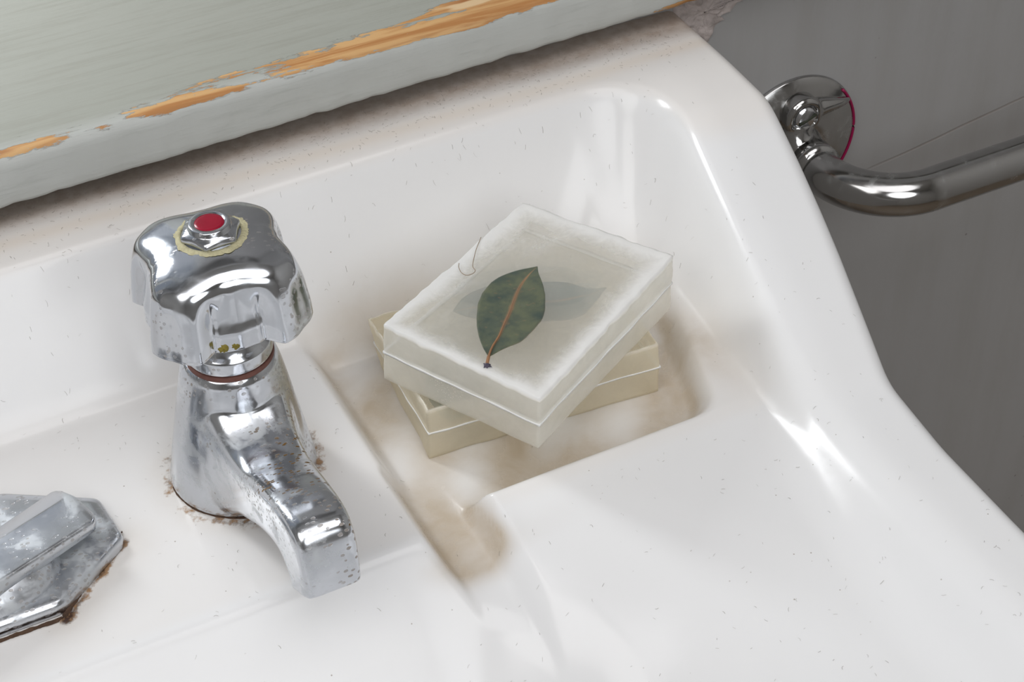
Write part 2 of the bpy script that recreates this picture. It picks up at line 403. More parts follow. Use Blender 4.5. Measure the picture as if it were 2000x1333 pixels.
mesh_obj('window_frame', *join([box(WX0, -4, 32, 35, 7, 11), box(WX0, -4, 32, 35, 108, 112), box(WX0, WX0 + 5, 32, 35, 11, 108), box(-9, -4, 32, 35, 11, 108), box(-46, -42, 32, 35, 11, 108)]), M['frame'], win, smooth=False)
mesh_obj('window_pane', *box(WX0 + 5, -46, 33.3, 33.7, 11, 108), M['glass'], win, smooth=False)
mesh_obj('window_pane', *box(-42, -9, 33.3, 33.7, 11, 108), M['glass'], win, smooth=False)

# scraped-off paint with bare plaster beside the end of the shelf (a part of the wall)
def plaster_patch():
    out = [(10.6, 5.3), (15.6, 5.3), (15.3, 5.0), (14.5, 4.75), (13.95, 4.6), (13.5, 4.45), (13.2, 4.15), (12.75, 4.1), (12.9, 3.85), (12.6, 3.75), (12.45, 3.5), (12.35, 3.15), (12.2, 3.05), (12.0, 3.35), (11.6, 3.6), (10.8, 3.8)]
    pts = []
    for i in range(len(out)):
        a, b = np.array(out[i]), np.array(out[(i + 1) % len(out)])
        k = max(1, int(np.linalg.norm(b - a) / 0.12))
        for s in range(k):
            p = a + (b - a) * s / k; q = vnoise((p[0], p[1], 3), 4.0) * 0.10
            pts.append((p[0] + q, p[1] + q * 0.8))
    c = (12.0, 4.5); R = []; nr = 14
    for i in range(nr):
        s = 1 - i / (nr - 1) * 0.98; ring = []
        for (x, z) in pts:
            X = c[0] + (x - c[0]) * s; Z = c[1] + (z - c[1]) * s
            d = 0.0 if i == 0 else 0.05 + 0.16 * abs(vnoise((X, Z, 1), 2.6)) + 0.10 * vnoise((X * 0.7, Z * 1.6, 7), 6)
            ring.append((X, YW - max(d, 0.0) - 0.004, Z))
        R.append([(a + .45, b, c - .42 * (1 if c < 5.1 else .3)) for a, b, c in ring])
    V, F = loft(R, False)
    return V, F
o = mesh_obj('bare_plaster', *plaster_patch(), M['plaster'], wall_back); recalc(o); o['label'] = 'crumbly bare plaster patch where the grey paint has come off'

# ================================================================== WASHBASIN
XC = -18.0
def zr(y): return 1 + 3.5 * smin(smax((y + 8) / 10.5, 0 * y, 0.07), 0 * y + 1, 0.07)
_ys = np.linspace(-40, 10, 600)
def _smooth(a, k): return np.convolve(np.pad(a, k, mode='edge'), np.ones(2 * k + 1) / (2 * k + 1), 'valid')
_xi = _smooth(np.interp(_ys, [-40, -11, -8.3, 2.5, 10], [5.75, 5.75, 5.9, 7.78, 8.9]), 9)
_xo = _smooth(np.interp(_ys, [-40, -14.6, -11.1, -8.0, -6.25, -3.36, -1.6, .18, 2.67, 5.2, 10], [8.4, 8.4, 8.5, 8.85, 9.3, 10.02, 10.4, 10.75, 11.16, 11.3, 11.42]), 5)
def XIN(y): return np.interp(y, _ys, _xi)
def XOUT(y): return np.interp(y, _ys, _xo) - np.where(y < -28, ((-28 - y) / 8.0) ** 2 * 6, 0)

def basin_z(x, y):
    X = XC + np.abs(x - XC)
    Z = zr(y)
    db = 5.62 - y + 0.02 * (X + 5)
    ds = (XIN(y) - X) * 0.985
    rc = 2.6 * sstep(y, -6, 2) + 0.6
    d = smin(db, ds, rc)
    dfront = y + 33
    d = smin(d, dfront, 1.5)
    kw = 1.75 + 1.1 * sstep(ds, 3.0, 0.0) * sstep(y, -7.0, 0.0) - 0.75 * sstep(y, -5, -9.0)
    bev = Z - 0.16 - 0.30 * (d + 0.62)
    wall = Z - 0.34 - kw * d
    rim = smin(smin(Z, bev + 0.16, 0.22), wall, 0.28 + 0.3 * sstep(X, 5, 7))
    # lower level: deck, soap recess, drain channel, bowl
    deck = -0.012 + 0.0 * x
    deck = deck - 0.09 * sstep(X, -5, -3) * np.clip(-5.8 - y, 0, 8)
    dr = smin(smin(X + 6.0, (5.25 + 0.30 * (y + 2)) - X, 1.1), y + 5.75, 0.9)
    rec = smax(-1.9 * dr, -1.05 + 0 * x, 0.35)
    wch = smin(X + 6.15, -3.55 - 0.10 * (y + 6.5) - X, 0.5)
    wch = smin(wch, -3.0 - y, 0.5)
    chan = smax(-1.9 * wch, -1.08 + 0.10 * np.clip(y + 4.0, -9, 0), 0.3)
    b1 = -6.62 - y
    b2 = -((X + 3.4) * 0.628 + (y + 6.7) * 0.779)
    b3 = 3.45 - X
    bo = smin(smin(b1, b2, 1.3), b3, 2.2); bo = smin(bo, y + 30.5, 4)
    sl = 1.02 - 0.47 * sstep(X, -7, -2)
    bowl = smax(-sl * bo - 0.02 * bo, -9.5 + 0.03 * np.hypot(X - XC, y + 18) , 4.0)
    rb = 0.22 + 1.0 * sstep(X, -7, -3)
    low = smin(smin(smin(deck, rec, 0.35), chan, 0.12), bowl, rb)
    z = smax(low, rim, 0.75)
    z = np.where((low < -3), np.maximum(low, rim), z)
    # rolled outer edge
    e = XOUT(y) - X; e = np.minimum(e, y + 36.2); r = 0.55
    q = np.clip(r - e, 0, r)
    z = z - (r - np.sqrt(np.maximum(r * r - q * q, 0)))
    # softly dished top edge by the wall
    z = z + 0.02 * np.sin(x * 0.9) * sstep(y, 5.5, 8)
    return z

def build_basin():
    w = np.concatenate([[0, .01, .03, .06, .10, .15, .21, .28, .36, .45, .55], np.arange(0.63, 33, 0.075)])
    rest = np.linspace(0, 1, 90)[1:]
    edge_l = 1 - np.array([.3, .15, .05, 0.01, 0]) / 24.0
    yr = np.concatenate([np.arange(YW - 0.02, -19.5, -0.075), np.linspace(-19.7, -35, 70), -36.2 + np.array([.9, .6, .4, .25, .12, .05, 0.0])])
    Y = yr[:, None]
    xo = XOUT(Y)
    XR = XC + (xo - XC); XL = 2 * XC - XR
    base = XR - w[None, :]
    lastx = base[:, -1:]
    tt = np.sort(np.unique(np.concatenate([rest[rest < 0.985], edge_l])))[None, :]
    more = lastx + (XL - lastx) * tt
    X = np.concatenate([base, more], 1); YY = np.broadcast_to(Y, X.shape).copy()
    Z = basin_z(X, YY)
    # outer skirts
    def sk(cx, dz, sgn, din): return cx + sgn * din, dz
    cols = []
    for din, dz in ((1.6, 13), (0.75, 7), (0.22, 2.2), (0.02, 0.35)):
        cols.append((X[:, :1] - din, YY[:, :1], Z[:, :1] - dz))
    colsL = []
    for din, dz in ((0.02, .35), (.22, 2.2), (.75, 7), (1.6, 13)):
        colsL.append((X[:, -1:] + din, YY[:, -1:], Z[:, -1:] - dz))
    X = np.concatenate([c[0] for c in cols] + [X] + [c[0] for c in colsL], 1)
    YY = np.concatenate([c[1] for c in cols] + [YY] + [c[1] for c in colsL], 1)
    Z = np.concatenate([c[2] for c in cols] + [Z] + [c[2] for c in colsL], 1)
    # front skirt
    for din, dz in ((.02, .35), (.25, 2.2), (.8, 7), (1.8, 13)):
        zz = Z[-1:, :] * 0 + np.minimum(Z[len(yr) - 1:len(yr), :], 9) - dz
        zz = np.minimum(zz, Z[-1:, :])
        X = np.concatenate([X, X[-1:, :]], 0); YY = np.concatenate([YY, YY[-1:, :] * 0 - 36.2 + din], 0); Z = np.concatenate([Z, zz], 0)
    n, k = X.shape
    V = np.stack([X, YY, Z], -1).reshape(-1, 3)
    idx = np.arange(n * k).reshape(n, k)
    F = np.stack([idx[:-1, :-1], idx[:-1, 1:], idx[1:, 1:], idx[1:, :-1]], -1).reshape(-1, 4)
    # dirt maps, with shade painted in under the shelf and around the soap
    x, y, z = V[:, 0], V[:, 1], V[:, 2]
    wob = 0.25 * np.sin(x * 1.3) + 0.15 * np.sin(x * 3.1 + 1)
    dust_shade = sstep(y, 6.75 , 7.9) * sstep(z, 3.5, 4.2) * 0.8  # brown grime, darkened to paint in the shadow under the shelf
    peach = np.exp(-((y - 6.55) / 0.35) ** 2) * sstep(z, 3.9, 4.3) * 0.55
    warm = np.clip(peach + 0.40 * sstep(z, 4.0, 4.4) + 0.22 * np.exp(-((z + 0.0) / 0.5) ** 2) * sstep(-y, 6.6, 6.0), 0, 1)
    # soap scum in the recess and its drain channel
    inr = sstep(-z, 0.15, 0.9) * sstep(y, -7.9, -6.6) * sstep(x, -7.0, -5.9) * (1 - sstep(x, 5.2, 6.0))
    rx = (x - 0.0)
    stain_shade = inr * (0.54 + 0.22 * np.sin(x * 1.1 + y * 0.9 + 0.6) + 0.18 * np.sin(x * 2.3 - y * 1.7))
    stain_shade += 0.42 * np.exp(-((z + 0.85) / 0.35) ** 2) * inr * sstep(y, -3.6, -5.4)
    stain_shade += 0.50 * np.exp(-((x + 4.95) / 0.95) ** 4) * sstep(y, -8.1, -6.9) * sstep(-y, 2.8, 6.6) + 0.18 * np.exp(-(((x + 5.6) / 0.5) ** 2 + ((y + 4.5) / 3) ** 2))
    stain_shade += 0.35 * np.exp(-(((x - 2.9) / 1.8) ** 2 + ((y - 1.9) / 0.8) ** 2)) + 0.40 * np.exp(-(((x + 3.2) / 2.6) ** 2 + ((y - 3.2) / 0.8) ** 2))  # tan marks behind the soap, with its soft shade painted in
    stain_shade += 0.60 * np.exp(-(((x - 5.2) / 0.7) ** 2 + ((y + 2.6) / 2.2) ** 2))  # tan mark right of the soap, its shadow put into the colour
    rd = np.abs(np.hypot(x + 9.65, (y + 1.40)) - 2.25)
    rust = 0.62 * np.exp(-(rd / 0.28) ** 2) * sstep(-y, -3.2, -0.5) * (z > -1) * 0.85
    # grime line at the front of the lever plate
    a = np.array([-13.7, -2.7]); b = np.array([-16.0, -4.75]); ab = b - a; tt = np.clip(((x - a[0]) * ab[0] + (y - a[1]) * ab[1]) / (ab @ ab), 0, 1.0)
    dl = np.hypot(x - a[0] - tt * ab[0], y - a[1] - tt * ab[1])
    rust = np.maximum(rust, 0.95 * np.exp(-(dl / 0.17) ** 2) * (z > -1) * 0.8)
    stain_shade += 0.25 * np.exp(-(dl / 0.8) ** 2) + 0.22 * np.exp(-(rd / 0.6) ** 2)
    me = bpy.data.meshes.new('washbasin'); me.vertices.add(len(V)); me.vertices.foreach_set('co', (V * CM).ravel())
    me.loops.add(F.size); me.loops.foreach_set('vertex_index', F.ravel()[:].astype(np.int32))
    me.polygons.add(len(F)); me.polygons.foreach_set('loop_start', np.arange(0, F.size, 4, dtype=np.int32))
    me.update(calc_edges=True); me.polygons.foreach_set('use_smooth', np.ones(len(F), bool))
    for nm, v in (('stain_shade', np.clip(stain_shade, 0, 0.85)), ('dust_shade', dust_shade), ('rust', rust), ('warm', warm)):
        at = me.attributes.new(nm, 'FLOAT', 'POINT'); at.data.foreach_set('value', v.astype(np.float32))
    me.materials.append(M['porcelain'])
    o = bpy.data.objects.new('washbasin', me); COL.objects.link(o)
    # normals must look up
    bmn = me.polygons[len(F) // 2].normal
    if bmn.z < 0: me.flip_normals()
    return o
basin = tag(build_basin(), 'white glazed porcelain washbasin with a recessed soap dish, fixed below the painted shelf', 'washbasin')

# ================================================================== PAINTED SHELF
def build_shelf():
    x0, x1 = -90.0, 34.0
    xs = np.concatenate([np.linspace(x0, -20, 30), np.arange(-19.6, 17, 0.2), np.linspace(17.4, x1, 12)])
    prof = [(19.4, 0.0), (12, 0.0), (6, 0), (2, 0), (0.5, 0.0), (0.22, 0.02), (0.08, 0.07), (0.02, 0.2), (0, .45), (0.0, .9), (0, 1.3), (0.03, 1.5), (0.12, 1.66), (0.28, 1.74), (0.55, 1.78), (1.0, 1.79), (1.5, 1.8)] + [(2 + i * 0.8, 1.8) for i in range(23)]
    R = []; peel = []; top_shade = []
    for x in xs:
        yf = 7.34 + 0.024 * (x + 5)
        wl = float(np.interp(x, [-20, -13.5, -12, -10.5, -8.5, -6.5, -4.5, -3, -1, 0.5, 2, 3.4, 4.5, 6.5, 8, 12], [-.4, 0.05, .1, -.25, .35, .55, .45, .85, 1.25, 1.05, 1.5, 1.7, 1.3, .4, -.6, -1]))
        ring = []
        for i, (d, z) in enumerate(prof):
            jag = 0.05 * vnoise((x, 0, z), 0.9) + (0.035 * vnoise((x, 2, z), 3.0) if z < 1.0 else 0)
            lower = 0.05 * vnoise((x, 5, 0), 1.4) + 0.03 * abs(vnoise((x, 8, 0), 5)) if z < 0.3 and d < 1 else 0
            yy = yf + d + (jag if d < 1.2 else 0)
            ring.append((x, yy if i not in (0, len(prof) - 1) else yf + d, 5.3 + z - lower))
            # distance along the top surface from the worn edge line
            s = (d if z > 1.6 else -(1.75 - z)) 
            p = wl * 0.55 - abs(s - 0.25 - 0.22 * max(wl, 0)) * (1.05 if s > 0 else 2.0)
            if x > 9.5 and z < 0.35 and d < 0.6: p = 0.8 - abs(x - 11.3) * 0.5
            peel.append(max(p, -1.5)); top_shade.append(float(sstep(d, .1, .9)) if z > 1.5 else 0.0)  # mask for the shade painted on the tread
        R.append(ring)
    V, F = loft(R, False)
    o = mesh_obj('painted_shelf', V, F, M['wood'], None, True, {'peel': peel, 'shaded_top': top_shade}, origin=(0, 7.4, 5.3)); recalc(o)
    return tag(o, 'thick wooden shelf in peeling pale grey paint above the washbasin', 'shelf')
build_shelf()

# ================================================================== TAP
tap = thing('basin_tap', (-9.62, -1.6, 0), 'old pitted chrome tap with square knob and red dot, standing on the basin', 'tap')
def sec(y, zb, zt, wb, wt, n=5, tilt=0.0, k=40, crown=0.0, cx=-9.65):
    """superellipse cross-section in a plane through X; tilt leans the top forwards (-Y)"""
    out = []
    for j in range(k):
        a = 2 * pi * j / k; ca, sa = cos(a), sin(a)
        u = math.copysign(abs(ca) ** (2 / n), ca); v = math.copysign(abs(sa) ** (2 / n), sa)
        t = (v + 1) / 2; w = wb + (wt - wb) * t
        zz = zb + (zt - zb) * t + crown * (1 - u * u) * max(v, 0); yy = y - tilt * t
        out.append((cx + u * w, yy, zz))
    return out
def remeshed(name, parts, voxel, mat, parent, smooth_it=14, fac=0.5):
    V, F = join(parts)
    o = mesh_obj('tmp', V, F, mat, parent); recalc(o)
    mr = o.modifiers.new('r', 'REMESH'); mr.mode = 'VOXEL'; mr.voxel_size = voxel * CM; mr.use_smooth_shade = True
    ms = o.modifiers.new('s', 'SMOOTH'); ms.factor = fac; ms.iterations = smooth_it
    dg = bpy.context.evaluated_depsgraph_get(); me = bpy.data.meshes.new_from_object(o.evaluated_get(dg))
    me.name = name; me.polygons.foreach_set('use_smooth', [True] * len(me.polygons))
    n = bpy.data.objects.new(name, me); COL.objects.link(n)
    if parent is not None: n.parent = parent
    if not me.materials: me.materials.append(mat)
    bpy.data.objects.remove(o)
    return n
def tap_body():
    cone = []
    for r, z, cy in ((2.16, 0.01, -1.4), (2.17, .12, -1.4), (2.10, .5, -1.42), (2.0, 1.1, -1.46), (1.86, 1.9, -1.52), (1.72, 2.7, -1.58), (1.58, 3.5, -1.65), (1.47, 4.1, -1.70), (1.38, 4.5, -1.72), (1.28, 4.68, -1.73), (1.12, 4.76, -1.74)):
        cone.append([(-9.63 + r * cos(2 * pi * j / 64), cy + r * sin(2 * pi * j / 64), z) for j in range(64)])
    S = [sec(-1.2, 0.05, 4.1, 2.0, 1.45, 4), sec(-1.9, 0.05, 4.2, 1.95, 1.35, 4), sec(-2.5, 0.05, 4.15, 1.8, 1.25, 4), sec(-3.0, 0.06, 3.75, 1.5, 1.2, 4.5, 0, 40, .08), sec(-3.5, 0.25, 3.38, 1.3, 1.13, 5, 0, 40, .1),
         sec(-4.1, .75, 3.15, 1.12, 1.06, 6, 0, 40, .10), sec(-4.8, 1.15, 3.15, 1.0, 1.0, 7, 0, 40, .08), sec(-5.5, 1.5, 3.35, .92, .95, 7, 0, 40, .08), sec(-6.2, 1.75, 3.62, .87, .90, 7, 0.05, 40, .08),
         sec(-6.75, 1.85, 3.84, .84, .87, 7, 0.25, 40, .08), sec(-7.05, 1.75, 3.98, .82, .86, 7, .6, 40, .07), sec(-7.2, 1.6, 3.98, .82, .85, 7, 1.0, 40, .05), sec(-7.3, 1.45, 3.75, .81, .83, 7, 1.35, 40, .03),
         sec(-7.35, 1.25, 3.2, .80, .82, 7, 1.52, 40, 0), sec(-7.38, 1.1, 2.6, .80, .80, 7, 1.58, 40, 0), sec(-7.4, 1.0, 1.95, .79, .79, 7, 1.55, 40, 0)]
    A = np.array(S); out = []
    for i in range(len(A) - 1):
        p0, p1, p2, p3 = A[max(i - 1, 0)], A[i], A[i + 1], A[min(i + 2, len(A) - 1)]
        for k in range(5):
            t = k / 5; out.append(0.5 * ((2 * p1) + (p2 - p0) * t + (2 * p0 - 5 * p1 + 4 * p2 - p3) * t * t + (3 * p1 - 3 * p2 + p3 - p0) * t ** 3))
    out.append(A[-1]); S = [list(map(tuple, r)) for r in out]
    return remeshed('tap_body', [loft(cone), loft(S)], 0.045, M['chrome'], tap, 22)
tb = tap_body()
AX = (-9.62, -1.80)
mesh_obj('neck_washer', *lathe(bevel_profile([(0.3, 4.70), (1.24, 4.70), (1.24, 4.86), (0.3, 4.86)], .03), 64, (*AX, 0)), M['washer'], tap)
mesh_obj('neck_collar', *lathe(bevel_profile([(0.3, 4.86), (1.2, 4.86), (1.23, 4.95), (1.22, 5.3), (1.08, 5.45), (1.0, 5.6), (0.98, 6.9), (0.3, 6.9)], .05), 64, (*AX, 0)), M['chrome_knob'], tap)
def knob():
    seg = 240; cang = radians(40); R = []
    # profile stations: (face radius, corner radius, z on face, z on corner)
    st = [(.02, .02, 8.92, 8.92), (.5, .5, 8.90, 8.90), (.9, .9, 8.84, 8.85), (1.2, 1.3, 8.75, 8.77), (1.45, 1.65, 8.64, 8.66), (1.62, 1.95, 8.52, 8.52), (1.74, 2.15, 8.38, 8.38), (1.80, 2.28, 8.22, 8.2), (1.83, 2.36, 8.0, 7.98), (1.86, 2.41, 7.75, 7.7),
          (1.90, 2.44, 7.5, 7.4), (1.95, 2.47, 7.28, 7.15), (2.0, 2.5, 7.12, 6.95), (2.03, 2.52, 7.0, 6.8), (2.03, 2.53, 6.85, 6.7), (2.04, 2.54, 6.65, 6.55), (2.04, 2.54, 6.52, 6.45), (1.98, 2.47, 6.46, 6.39), (1.6, 1.8, 6.5, 6.5), (.8, .8, 6.6, 6.6)]
    for si, (rf, rcn, zf, zc) in enumerate(st):
        ring = []
        for j in range(seg):
            a = 2 * pi * j / seg; q = (a - cang) % (pi / 2)
            if q > pi / 4: q -= pi / 2
            q = abs(q)                                   # 0 at a corner, pi/4 mid face
            low = sstep(-(zf + zc) / 2, -8.3, -7.4)      # flutes grow downwards
            c_soft = 1 - sstep(q, radians(6), radians(42))
            c_hard = 1 - sstep(q, radians(16), radians(26))
            c = c_soft * (1 - low) + (0.25 * c_soft + 0.75 * c_hard) * low
            r = rf + (rcn - rf) * c; z = zf + (zc - zf) * c
            # shallow central rib of each face and a notch line beside each corner
            r += 0.05 * low * math.exp(-((q - pi / 4) / 0.12) ** 2)
            r -= 0.06 * low * math.exp(-((q - radians(26)) / 0.05) ** 2)
            r += 0.035 * low * math.exp(-((q) / 0.09) ** 2) * -1
            ring.append((AX[0] + r * cos(a), AX[1] + r * sin(a), z))
        R.append(ring)
    # densify with splines along the profile
    A = np.array(R); out = []
    for i in range(len(A) - 1):
        p0, p1, p2, p3 = A[max(i - 1, 0)], A[i], A[i + 1], A[min(i + 2, len(A) - 1)]
        for k in range(4):
            t = k / 4; out.append(0.5 * ((2 * p1) + (p2 - p0) * t + (2 * p0 - 5 * p1 + 4 * p2 - p3) * t * t + (3 * p1 - 3 * p2 + p3 - p0) * t ** 3))
    out.append(A[-1])
    return loft([list(map(tuple, r)) for r in out])
kn = mesh_obj('tap_knob', *knob(), M['chrome_knob'], tap); recalc(kn)
# hexagonal cap nut with its lime crust and the red index disc
def hexnut():
    R = []
    for s, z in ((0.3, 8.86), (.80, 8.80), (.80, 8.94), (.78, 9.02), (.72, 9.07), (.60, 9.10), (.575, 9.13), (.56, 9.22), (.53, 9.25), (.42, 9.25), (.40, 9.22), (.1, 9.22)):
        ring = []
        for j in range(96):
            a = 2 * pi * j / 96; q = ((a - radians(-118)) % (pi / 3)) - pi / 6
            hx = cos(pi / 6) / cos(q); hx = 1 + (hx * 1.06 - 1) * (1 if s > .74 else .25 if s > .65 else 0)
            ring.append((AX[0] + s * hx * cos(a), AX[1] + s * hx * sin(a), z))
        R.append(ring)
    return loft(R)
nut = sub(kn, mesh_obj('cap_nut', *hexnut(), M['chrome_knob'], tap)); recalc(nut)
sub(kn, mesh_obj('index_disc', *lathe([(0.02, 9.24), (.3, 9.245), (.39, 9.235), (.405, 9.21), (.3, 9.20)], 48, (*AX, 0)), M['red'], tap))['label'] = 'round red index disc'
def crust_ring(c, r0, r1, z, h, seed, a0=0, a1=2 * pi, n=120):
    R = []
    for j in range(n):
        a = a0 + (a1 - a0) * j / (n - 1)
        wn = 1 + 0.22 * vnoise((cos(a) * 3, sin(a) * 3, seed), 1.5) + 0.12 * vnoise((cos(a) * 3, sin(a) * 3, seed), 6)
        rr = r1 + (r1 - r0) * (wn - 1) * 2
        R.append([(c[0] + q * cos(a), c[1] + q * sin(a), zz) for q, zz in ((r0, z + .0), (r0, z + h), ((r0 + rr) / 2, z + h * .8 * wn), (rr, z + 0.0))])
    return R
R = crust_ring(AX, .80, .98, 8.84, .05, 3)
V = [p for r in R for p in r]
cr = sub(kn, mesh_obj('lime_crust', V, grid_faces(len(R), 4), M['lime'], tap)); recalc(cr); cr['label'] = 'yellowish lime crust around the cap nut'
for i, (px, py, z, r, mt, nm, nv) in enumerate([(437, 682, 6.60, .13, 'verd', 'verdigris', (-.35, -.9, .2)), (461, 675, 6.64, .12, 'verd', 'verdigris', (-.2, -.95, .2))]):
    p = gp(px, py, z); o = mesh_obj(nm, *blob(p, r, .05, i + 5, normal=nv), M[mt], tap); sub(kn, o); recalc(o)

# ================================================================== LEVER CONTROL (left)
lev = thing('lever_control', (-17.6, -2.3, 0), 'limescaled chrome lever control on a six-sided plate, left of the tap', 'lever')
def plate_rings(outline, zs, sub_=5):
    R = []
    cen = np.mean(outline, axis=0)
    n = len(outline)
    for s, z in zs:
        ring = []
        for i in range(n):
            p0, p1, p2 = (np.array(outline[(i + k) % n], float) for k in (-1, 0, 1))
            a = p0 - p1; b = p2 - p1; a /= np.linalg.norm(a); b /= np.linalg.norm(b)
            t = 0.22
            for k in range(sub_):
                u = k / (sub_ - 1); q = (1 - u) ** 2 * (p1 + a * t) + 2 * u * (1 - u) * p1 + u * u * (p1 + b * t)
                d = q - cen; L = np.linalg.norm(d)
                ring.append((*(cen + d * (L - s) / L), z))
        R.append(ring)
    return R
PL = [(-13.72, -2.85), (-13.88, -1.05), (-16.4, .55), (-19.6, .55), (-22.1, -1.05), (-22.25, -2.85), (-20.0, -4.55), (-16.0, -4.55)]
mesh_obj('base_plate', *loft(plate_rings(PL, [(0.03, 0.0), (0, .05), (0, .28), (.05, .40), (.16, .47), (.4, .50), (1.5, .52)])), M['chrome_lime'], lev)
# swelling body
def swell():
    R = []
    for i in range(22):
        t = i / 21; s = cos(t * pi / 2) ** 0.75 if i < 21 else 0.01
        R.append([(-18.0 + 2.45 * s * math.copysign(abs(cos(a)) ** .85, cos(a)), -2.75 + (1.85 if sin(a) > 0 else 1.62) * s * math.copysign(abs(sin(a)) ** .9, sin(a)), .35 + 1.0 * sin(t * pi / 2)) for a in [2 * pi * j / 64 for j in range(64)]])
    return R
mesh_obj('valve_body', *loft(swell()), M['chrome_lime'], lev)
def lever():
    A1, A2 = gp(132, 967, 1.35)[:2], gp(186, 1018, 1.35)[:2]
    B1, B2 = gp(0, 1065, 1.35)[:2], gp(0, 1138, 1.35)[:2]
    d = (B1 - A1 + B2 - A2); d /= np.linalg.norm(d); nrm = (A1 - A2) / np.linalg.norm(A1 - A2)      # nrm points to the back
    c = (A1 + A2) / 2; w = np.linalg.norm(A1 - A2) / 2
    def ring(t, s, dz, sk=0.0):
        # back foot, back chamfer, ridge, front top, front foot
        P = [(w + .85, .72), (w + .85, .96), (w + .02, 1.34 + dz), (-w + .04, 1.35 + dz), (-w - .0, 1.15), (-w + .08, .88)]
        out = []; n = len(P)
        for i in range(n):
            p0, p1, p2 = np.array(P[i - 1]), np.array(P[i]), np.array(P[(i + 1) % n])
            a_ = p0 - p1; b_ = p2 - p1; la, lb = np.linalg.norm(a_), np.linalg.norm(b_); r = .11
            for k in range(5):
                u = k / 4; q = (1 - u) ** 2 * (p1 + a_ / la * min(r, la * .45)) + 2 * u * (1 - u) * p1 + u * u * (p1 + b_ / lb * min(r, lb * .45))
                q = np.array((0.3, 1.05)) + (q - np.array((0.3, 1.05))) * s
                g = c + d * t + nrm * q[0]; out.append((g[0], g[1], q[1]))
        return out
    return loft([ring(-.20, .35, 0), ring(-.17, .62, 0), ring(-.10, .84, 0), ring(.0, .95, 0), ring(.12, 1, 0), ring(.4, 1, 0), ring(2.5, 1, .1), ring(4.5, 1, .18), ring(6.2, 1, .2), ring(6.4, .9, .2), ring(6.5, .6, .2)])
o = mesh_obj('lever', *lever(), M['chrome_lime'], lev); recalc(o)
def grime_strip(a, b, w, seed, z=0.0, h=.10):
    a = np.array(a); b = np.array(b); n = 60; d = b - a; L = np.linalg.norm(d); d /= L; nn = np.array([-d[1], d[0]]); V = []
    for i in range(n):
        t = i / (n - 1); p = a + d * L * t; ww = w * (0.45 + 0.8 * abs(vnoise((t * 9, seed, 0), 1.3)) + .35 * abs(vnoise((t * 9, seed, 4), 5))) * (1 if 0.02 < t < 0.98 else .1)
        for s, zz in ((-1, 0), (-.5, h * .7), (0.1, h), (.6, h * .6), (1, 0)):
            q = p + nn * s * ww; V.append((q[0], q[1], z + zz * (1 + .5 * vnoise((q[0], q[1], seed), 7)) if zz > 0 else z))
    return V, grid_faces(n, 5)
o = mesh_obj('grime_seal', *grime_strip((-13.66, -2.3), (-16.1, -4.68), .12, 3), M['rust'], lev); recalc(o); o['label'] = 'rusty brown grime along the plate edge'
o = mesh_obj('grime_seal', *grime_strip((-16.1, -4.68), (-19.8, -4.66), .07, 5), M['rust'], lev); recalc(o)
# crumb of rust and grime where the tap meets the deck
R = crust_ring((-9.63, -1.40), 2.10, 2.16, 0.0, .03, 9, radians(175), radians(265))
o = mesh_obj('grime_seal', [p for r in R for p in r], grid_faces(len(R), 4), M['rust'], tap); recalc(o); o['label'] = 'rusty grime around the foot of the tap'

# ================================================================== GRAB RAIL
rail = thing('grab_rail', (16.85, YW, -3.08), 'bent dark chrome grab rail screwed to the grey wall beside the basin', 'rail')
FC = (16.85, YW, -3.08)
mesh_obj('wall_flange', *lathe(bevel_profile([(0.1, 0.72), (1.3, 0.70), (2.0, 0.58), (2.5, 0.42), (2.85, 0.28), (3.03, 0.16), (3.05, 0.0), (0.1, 0.0)][::-1], .12), 96, FC, 'y'), M['chrome_rail'], rail)
def arc_strip():
    pts = []
    for i in range(40):
        a = radians(42) + (radians(-62) - radians(42)) * i / 39
        pts.append((FC[0] + 2.93 * cos(a), YW - .25, FC[2] + 2.93 * sin(a)))
    return tube(pts, .055, 8)
o = mesh_obj('magenta_line', *arc_strip(), M['magenta'], rail); o['label'] = 'thin magenta line along the flange rim'
def ribs():
    parts = []
    # raised boss round the screw, blending into the arm, and a spur towards the flange rim
    parts.append(lathe([(0.1, 0.3), (.84, .3), (.84, .9), (.74, 1.04), (.58, 1.08), (.55, .9), (.1, .9)], 48, (16.8, YW, -1.33), 'y'))
    parts.append(tube(catmull([(16.8, YW - .55, -1.33), (17.8, YW - .55, -1.33), (18.7, YW - .48, -1.48), (19.35, YW - .3, -1.63)], 6), [.6 - .5 * (i / 18) ** .8 for i in range(19)], 16))
    parts.append(tube(catmull([(16.7, YW - .5, -1.78), (16.6, YW - .7, -2.48), (16.85, YW - 1.1, -3.08)], 6), [.7, .7, .7, .72, .74, .76, .78, .8, .82, .84, .86, .88, .9], 20))
    parts.append(tube([(16.85, YW - .1, -3.08), (16.85, YW - 1.0, -3.08), (16.85, YW - 1.6, -3.08)], [1.3, 1.0, .92], 32))
    return parts
bk = remeshed('bracket', ribs(), .05, M['chrome_rail'], rail, 8)
mesh_obj('screw', *lathe(bevel_profile([(0.05, .7), (.50, .7), (.50, .98), (.40, 1.12), (.05, 1.18)], .05), 40, (16.8, YW, -1.33), 'y'), M['screw'], rail)
sl_ = []
for s in (-1, 1):
    pass
o = mesh_obj('screw_slot', *join([tube([(16.8 - .38, YW - 1.155, -1.33 - .14), (16.8 + .38, YW - 1.155, -1.33 + .14)], .055, 8)]), M['dark'], rail)
path = [(16.85, YW - 1.4, -3.08), (16.85, YW - 1.9, -3.10)]
cyl = []
Rb = 3.0
for i in range(25):
    a = pi * 0.5 * i / 24; cyl.append((16.85 + Rb - Rb * cos(a), YW - 2.2 - Rb * sin(a), -3.13))
